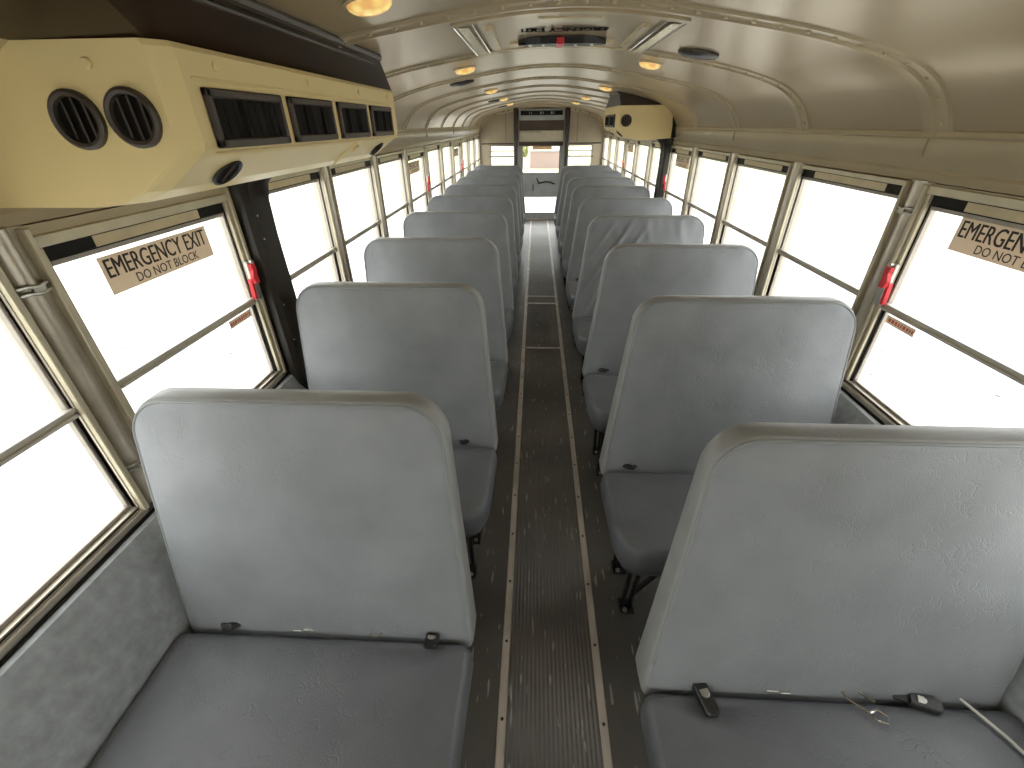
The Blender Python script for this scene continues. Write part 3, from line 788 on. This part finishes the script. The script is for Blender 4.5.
# ------------------------------------------------------------------ roof hatch
def hatch():
    ya, yb, xh = 1.615, 2.30, .345
    root = empty('roof_hatch', (0, (ya + yb) / 2, 1.90)); off = -Vector(root.location)
    def put(b, name, mats, smooth=False, parent=None):
        o = b.build(name, mats, None, smooth); o.parent = parent or root
        if parent is None: o.location = off
        return o
    Z = lambda x: arch_at(x)[0]
    def arcstrip(b, xa, xb, y0, y1, d0, d1, mi=0, k=12):
        R = []
        for i in range(k + 1):
            x = xa + (xb - xa) * i / k; z = Z(x); R.append([(x, y0, z - d0), (x, y1, z - d0), (x, y1, z - d1), (x, y0, z - d1)])
        b.loft(R, mi)
    f = MB()
    arcstrip(f, -xh, xh, ya, ya + .035, 0, .012); arcstrip(f, -xh, xh, yb - .035, yb, 0, .012)
    arcstrip(f, -xh, -xh + .05, ya + .035, yb - .035, 0, .010, k=3); arcstrip(f, xh - .05, xh, ya + .035, yb - .035, 0, .010, k=3)
    put(f, 'hatch_frame', M['rib'])
    for s in (-1, 1):
        t = MB(); t.tube([(s * xh, ya, Z(xh) - .009), (s * xh, yb, Z(xh) - .009)], .003, 6); put(t, 'frame_bead', M['chrome'], True)
        t = MB(); t.tube([(s * (xh - .055), ya + .04, Z(xh - .055) - .009), (s * (xh - .055), yb - .04, Z(xh - .055) - .009)], .003, 6); put(t, 'frame_bead', M['chrome'], True)
        t = MB(); t.box(s * (xh - .045), s * (xh - .012), ya + .05, yb - .05, Z(xh - .02) - .0135, Z(xh - .02) - .0115, 0, .0005); put(t, 'reflective_strip', M['foil'])
    l = MB(); arcstrip(l, -.275, .275, ya + .05, yb - .05, .004, .007); put(l, 'hatch_lid', M['ceil'])
    g = MB()
    for s in (-1, 1):
        arcstrip(g, s * .235, s * .255, ya + .12, yb - .14, .005, .020, k=2)
    arcstrip(g, -.20, -.12, yb - .20, yb - .17, .005, .016, k=3); arcstrip(g, .12, .20, yb - .20, yb - .17, .005, .016, k=3)
    arcstrip(g, -.09, .10, ya + .09, ya + .15, .005, .011, k=4)
    put(g, 'lid_ribs', M['rib'])
    # latch handle: black boat shape with a red stripe
    h = MB(); zc = Z(0) - .012; yc = 2.07; R = []
    for x, w_ in ((-.165, .004), (-.13, .03), (-.08, .045), (0, .05), (.08, .045), (.13, .03), (.165, .004)):
        R.append([(x, yc - w_, zc), (x, yc - w_ * .8, zc - .020), (x, yc + w_ * .8, zc - .020), (x, yc + w_, zc)])
    h.loft(R, 0); ho = put(h, 'latch_handle', M['black'])
    r = MB(); r.box(-.022, .006, yc - .052, yc + .05, zc - .023, zc - .002, 0, .003); o = r.build('red_stripe', M['red']); o.parent = ho
    bt = MB()
    for x in (-.12, -.07, .05, .11): bt.disc((x, yc - .02, zc - .020), (0, 0, -1), .006, .004, 8)
    o = bt.build('rivet_row', M['chrome']); o.parent = ho
    # lettering that faces the other way
    vs, fs = text_mesh('EMERGENCY EXIT', .36, .045, .02)
    q = MB()
    for e_ in (0, .002, -.002): q.add([(.20 - u + e_, 1.86 + v * 1.5, Z(.1) - .010) for u, v in vs], fs)
    bk = MB()
    put(q, 'lettering', M['ink'])
    tag(root, 'metal roof hatch with black boat-shaped handle in the ceiling middle', 'roof hatch')
hatch()

# ------------------------------------------------------------------ ceiling lamps and speakers
def lamp(x, y, label):
    z, nv = arch_at(x); root = empty('ceiling_lamp', (x, y, z)); ang = math.atan2(-nv.x, nv.y)
    b = MB(); e = MB(); R = []; ns = 24
    for rr, d in ((.052, .0), (.052, -.005), (.046, -.007)): R.append([(rr * 1.15 * math.cos(2 * PI * i / ns), rr * math.sin(2 * PI * i / ns), d) for i in range(ns)])
    b.loft(R, 0); b.build('lamp_base', M['flange'], root, smooth=True)
    R = []
    for rr, d in ((.045, -.006), (.043, -.014), (.034, -.021), (.020, -.025), (.004, -.026)): R.append([(rr * 1.15 * math.cos(2 * PI * i / ns), rr * math.sin(2 * PI * i / ns), d) for i in range(ns)])
    e.loft(R, 0); e.build('lens', M['lensoff'], root, smooth=True)
    root.rotation_euler = (0, -ang * -1 if False else math.atan2(nv.x, nv.y), 0)
    return tag(root, label, 'ceiling lamp', 'amber ceiling lamps')
for x, y, l in ((-.47, 1.25, 'amber ceiling lamp at top edge beside the large tan air unit'), (-.455, 2.66, 'glowing amber dome lamp on the ceiling left of the roof hatch'), (.445, 2.57, 'glowing amber dome lamp on the ceiling right of the roof hatch'),
                (-.47, 4.28, 'second lit lamp behind the hatch on the left of the ceiling'), (.454, 4.17, 'lit lamp on the ceiling just before the far right air unit'),
                (-.46, 5.70, 'third small lamp behind the roof hatch on the left side'), (.446, 5.70, 'small lamp left of the far right air unit, high on the ceiling'),
                (-.46, 7.02, 'rearmost small lamp on the left of the ceiling'), (.44, 7.02, 'rearmost small lamp on the right of the ceiling')):
    lamp(x, y, l)
def speaker(x, y, label):
    z, nv = arch_at(x); root = empty('ceiling_speaker', (x, y, z)); ns = 28
    b = MB(); R = []
    for rr, d in ((.078, 0), (.078, -.008), (.070, -.012), (.064, -.010)): R.append([(rr * math.cos(2 * PI * i / ns), rr * .95 * math.sin(2 * PI * i / ns), d) for i in range(ns)])
    b.loft(R, 0); b.build('rim', M['bezel'], root, smooth=True)
    g = MB(); R = []
    for rr, d in ((.064, -.010), (.045, -.015), (.02, -.018), (.003, -.019)): R.append([(rr * math.cos(2 * PI * i / ns), rr * .95 * math.sin(2 * PI * i / ns), d) for i in range(ns)])
    g.loft(R, 0)
    g.build('grille', M['black'], root, smooth=True)
    root.rotation_euler = (0, math.atan2(nv.x, nv.y), 0)
    return tag(root, label, 'speaker', 'round black ceiling speakers')
for x, y, l in ((.533, 2.13, 'round black ceiling speaker at the right rear of the roof hatch'), (-.562, 3.27, 'black ceiling speaker on the left, behind the nearest left amber lamp'),
                (-.557, 5.72, 'small black ceiling speaker far along the left side'), (.55, 6.92, 'small black ceiling speaker far along the right side'), (-.585, 7.5, 'farthest black ceiling speaker, near the rear wall on the left')):
    speaker(x, y, l)

# ------------------------------------------------------------------ rear wall with emergency door
def rear():
    Yr = Y1; DW = .41
    b = MB()
    def pz(x): return arch_at(x)[0]
    # panels beside the door: below window, above window, outer stile, inner stile
    WX0, WX1, WZ0, WZ1 = .46, .95, .80, 1.315
    for s in (-1, 1):
        b.box(s * DW, s * 1.13, Yr, Yr + .05, 0, WZ0); b.box(s * DW, s * WX0, Yr, Yr + .05, WZ0, WZ1); b.box(s * WX1, s * 1.15, Yr, Yr + .05, WZ0, WZ1)
        prof = [(s * DW, WZ1), (s * 1.15, WZ1), (s * 1.15, 1.61)] + [(s * (1.10 - (1.10 - DW) * i / 14), pz(1.10 - (1.10 - DW) * i / 14) + .01) for i in range(15)]
        b.loft([[(x, Yr, z) for x, z in prof], [(x, Yr + .05, z) for x, z in prof]])
    prof = [(-DW, 1.358), (DW, 1.358)] + [(DW - 2 * DW * i / 8, pz(DW - 2 * DW * i / 8) + .01) for i in range(9)]
    b.loft([[(x, Yr, z) for x, z in prof], [(x, Yr + .05, z) for x, z in prof]])
    rw = struct(b.build('wall_rear', M['rear']))
    # arch lip
    l = MB(); R = []
    for x, z in ARCH: _, nv = arch_at(max(min(x, 1.108), -1.108)); R.append([(x, Yr - .05, z), (x - nv.x * .035, Yr - .05, z - nv.y * .035), (x - nv.x * .045, Yr - .002, z - nv.y * .045), (x, Yr - .002, z)])
    l.loft(R, 0); l.build('arch_lip', M['rib'], rw, smooth=True)
    s = MB()
    for x in (-.85, -.68, -.60, .60, .68, .85):
        z, nv = arch_at(x); s.disc((x - nv.x * .02, Yr - .05, z - nv.y * .02), (0, -1, 0), .012, .01, 10)
    s.build('bolt_row', M['black'], rw)
    for s_ in (-1, 1):
        q = MB(); q.box(s_ * .645, s_ * .651, Yr - .003, Yr, 1.36, 1.80); q.build('panel_seam', M['seal'], rw)
        q = MB(); q.box(s_ * .47, s_ * 1.1, Yr - .012, Yr, 1.325, 1.345, 0, .003); q.build('ledge', M['brown'], rw)
    # window frames
    global wi
    for s_ in (-1, 1):
        w_ = struct(empty('window_%d' % wi, (s_ * .705, Yr, WZ0))); wi += 1; off = -Vector(w_.location)
        f = MB(); t = .022
        a, c = sorted((s_ * WX0, s_ * WX1))
        f.box(a, a + t, Yr - .012, Yr + .02, WZ0, WZ1, 0, .003); f.box(c - t, c, Yr - .012, Yr + .02, WZ0, WZ1, 0, .003); f.box(a, c, Yr - .012, Yr + .02, WZ0, WZ0 + t, 0, .003); f.box(a, c, Yr - .012, Yr + .02, WZ1 - t, WZ1, 0, .003)
        o = f.build('window_frame', M['sash']); o.parent = w_; o.location = off
        g = MB(); g.box(a + t, c - t, Yr + .004, Yr + .007, WZ0 + t, WZ1 - t); o = g.build('pane', M['glass']); o.parent = w_; o.location = off
        for zz, r_ in ((1.215, .008), (1.125, .012)):
            g = MB(); g.tube([(a - .03, Yr - .03, zz), (c + .03, Yr - .03, zz)], r_, 8); o = g.build('guard_bar', M['sash'], smooth=True); o.parent = w_; o.location = off
    # door
    d = struct(empty('door_1', (0, Yr, 0))); off = -Vector(d.location)
    def put(b_, name, mats, smooth=False, parent=None):
        o = b_.build(name, mats, None, smooth); o.parent = parent or d
        if parent is None: o.location = off
        return o
    f = MB(); a = DW
    gx = .352
    f.box(-a, -gx, Yr + .005, Yr + .04, .03, 1.355, 0, .003); f.box(gx, a, Yr + .005, Yr + .04, .03, 1.355, 0, .003)
    f.box(-gx, gx, Yr + .005, Yr + .04, .03, .12, 0); f.box(-gx, gx, Yr + .005, Yr + .04, .43, .835, 0); 
    put(f, 'door_panel', M['doorp'])
    f = MB(); f.box(-DW, DW, Yr + .0, Yr + .04, 1.298, 1.365, 0, .003); put(f, 'top_rail', M['brown'])
    for z0_, z1_ in ((.12, .43), (.835, 1.298)):
        g = MB(); g.box(-gx, gx, Yr + .02, Yr + .023, z0_, z1_); put(g, 'pane', M['glass'])
        g = MB(); t = .012
        g.box(-gx, -gx + t, Yr - .002, Yr + .03, z0_, z1_, 0, .002); g.box(gx - t, gx, Yr - .002, Yr + .03, z0_, z1_, 0, .002); g.box(-gx, gx, Yr - .002, Yr + .03, z0_, z0_ + t, 0, .002); g.box(-gx, gx, Yr - .002, Yr + .03, z1_ - t, z1_, 0, .002)
        put(g, 'pane_gasket', M['sash'])
    h = MB(); h.tube([(-.07, Yr - .03, .76), (-.045, Yr - .035, .70), (-.01, Yr - .03, .675), (.0, Yr + .005, .67)], .012, 8)
    h.tube([(-.05, Yr - .02, .665), (0, Yr - .025, .672), (.10, Yr - .025, .695), (.20, Yr - .02, .685), (.24, Yr - .01, .66), (.28, Yr - .01, .655)], [.008, .014, .012, .012, .014, .010], 8)
    put(h, 'latch_handle', M['black'], True)
    h = MB(); h.box(-.145, -.13, Yr - .006, Yr + .006, .53, .65, 0, .002); put(h, 'slot_marker', M['black'])
    # threshold
    f = MB(); f.box(-.40, .40, Yr - .03, Yr + .05, 0, .035, 0, .004); put(f, 'threshold', M['strip'])
    # sticker at the head of the upper pane
    st = empty('door_sticker', (-.16, Yr + .012, 1.232)); g = MB(); g.box(0, .36, 0, .001, 0, .060); g.build('backing', M['signtan'], st)
    g = MB()
    for r_ in (.008, .034):
        x = .012
        while x < .33: l_ = random.uniform(.01, .022); g.box(x, x + l_, -.001, -.0002, r_, r_ + .018); x += l_ + .006
    g.build('orange_print', M['orange'], st); tag(st, 'orange-printed tan sticker at the top of the rear door window', 'sticker')
    # padded posts either side
    for s_ in (-1, 1):
        p = MB(); R = []
        for z in (0, 1.90):
            R.append([(s_ * .46 + .043 * math.cos(t) * (1 if abs(math.cos(t)) < .8 else 1), Yr - .11 + .043 * math.sin(t), min(z, pz(.46) - .005)) for t in [2 * PI * i / 16 for i in range(16)]])
        p.loft(R, 0); o = p.build('padded_post', M['post'], smooth=True)
        k = MB(); k.disc((s_ * .46, Yr - .11, .0), (0, 0, 1), .06, .012, 16); k.build('floor_flange', M['black'], o, smooth=True)
        tag(o, 'dark padded upright post on the %s side of the rear emergency door' % ('left' if s_ < 0 else 'right'), 'post')
    # header over the door
    hd = empty('door_header', (0, Yr, 1.36)); off2 = -Vector(hd.location)
    def ph(b_, name, mats, parent=None):
        o = b_.build(name, mats); o.parent = parent or hd
        if parent is None: o.location = off2
        return o
    k = MB(); k.box(-.40, .40, Yr - .10, Yr - .001, 1.765, 1.87, 0, .004); k.box(-.40, .40, Yr - .10, Yr - .001, 1.70, 1.765, 0, .004); ph(k, 'upper_box', M['doorp'])
    k = MB(); k.box(-.375, .37, Yr - .106, Yr - .098, 1.775, 1.845, 0, .002); sg = ph(k, 'sign_panel', M['seal'])
    k = MB()
    for x, w_ in ((-.22, .008), (-.19, .008), (-.03, .03), (.02, .012), (.16, .03), (.21, .010)): k.box(x, x + w_, Yr - .108, Yr - .1055, 1.79, 1.83)
    o = k.build('faint_marks', M['mirrorm']); o.parent = sg
    k = MB(); k.box(-.40, .40, Yr - .04, Yr - .001, 1.545, 1.70); ph(k, 'dark_recess', M['brown'])
    k = MB(); k.box(-.40, .40, Yr - .08, Yr - .001, 1.375, 1.540, 0, .004); k.box(-.39, .0, Yr - .083, Yr - .079, 1.515, 1.522, 1); ph(k, 'lower_panel', [M['flange'], M['seal']])
    tag(hd, 'layered header panels with dark sign strip above the rear emergency door', 'header')
rear()

# front wall behind the viewer with its windscreen opening
f = MB(); Yf = Y0
f.box(-1.15, 1.15, Yf - .05, Yf, 0, .72); f.box(-1.15, 1.15, Yf - .05, Yf, 1.62, 1.95); f.box(-1.15, -1.0, Yf - .05, Yf, .72, 1.62); f.box(1.0, 1.15, Yf - .05, Yf, .72, 1.62); f.box(-.03, .03, Yf - .05, Yf, .72, 1.62)
struct(f.build('wall_front', M['cove']))
w_ = struct(empty('window_%d' % wi, (0, Yf, .72))); wi += 1
for a, c in ((-1.0, -.03), (.03, 1.0)):
    g = MB(); g.box(a, c, -.026, -.022, 0, .9); g.build('pane', M['glass'], w_)

# ------------------------------------------------------------------ outside
gr = MB(); gr.box(-150, 150, -120, 200, -1.2, -1.0); g_ = struct(gr.build('ground', M['ground']))

fd = MB(); fd.box(-140, 140, 25, 190, -1.0, -.985); struct(fd.build('field', M['grass']))
r_ = empty('brick_wall', (.5, 33, -1.0))
b = MB(); b.box(-1.0, 1.05, 0, .35, 0, 1.02); b.build('wall_body', M['brick'], r_)
b = MB(); b.box(-1.06, 1.11, -.05, .40, 1.02, 1.09, 0, .01); b.build('coping', M['roofm'], r_)
tag(r_, 'low pinkish brick wall outside, seen through the upper rear door window', 'wall')
def far_tree(x, y, h, label):
    r_ = empty('tree', (x, y, -1.0)); b = MB(); b.tube([(0, 0, 0), (.05, 0, h * .4), (0, .1, h * .75)], [.16, .12, .05], 8); b.build('trunk', M['bark'], r_, smooth=True)
    c = MB(); rnd = random.Random(int(x * 10))
    for _ in range(420):
        a, t, q = rnd.uniform(0, 2 * PI), rnd.uniform(-1, 1), rnd.uniform(.5, 1) ; rr = h * .30 * q
        p = Vector((math.cos(a) * rr * math.sqrt(1 - t * t), math.sin(a) * rr * math.sqrt(1 - t * t), h * .66 + rr * t * 1.1))
        u = Vector((rnd.uniform(-1, 1), rnd.uniform(-1, 1), rnd.uniform(-1, 1))).normalized() * .16; v = u.orthogonal().normalized() * .1
        c.add([p - u, p + v, p + u, p - v], [(0, 1, 2, 3)])
    c.build('foliage', M['leaf'], r_); tag(r_, label, 'tree')
far_tree(-1.15, 34, 1.7, 'small pale tree outside, at the left edge of the rear door window')
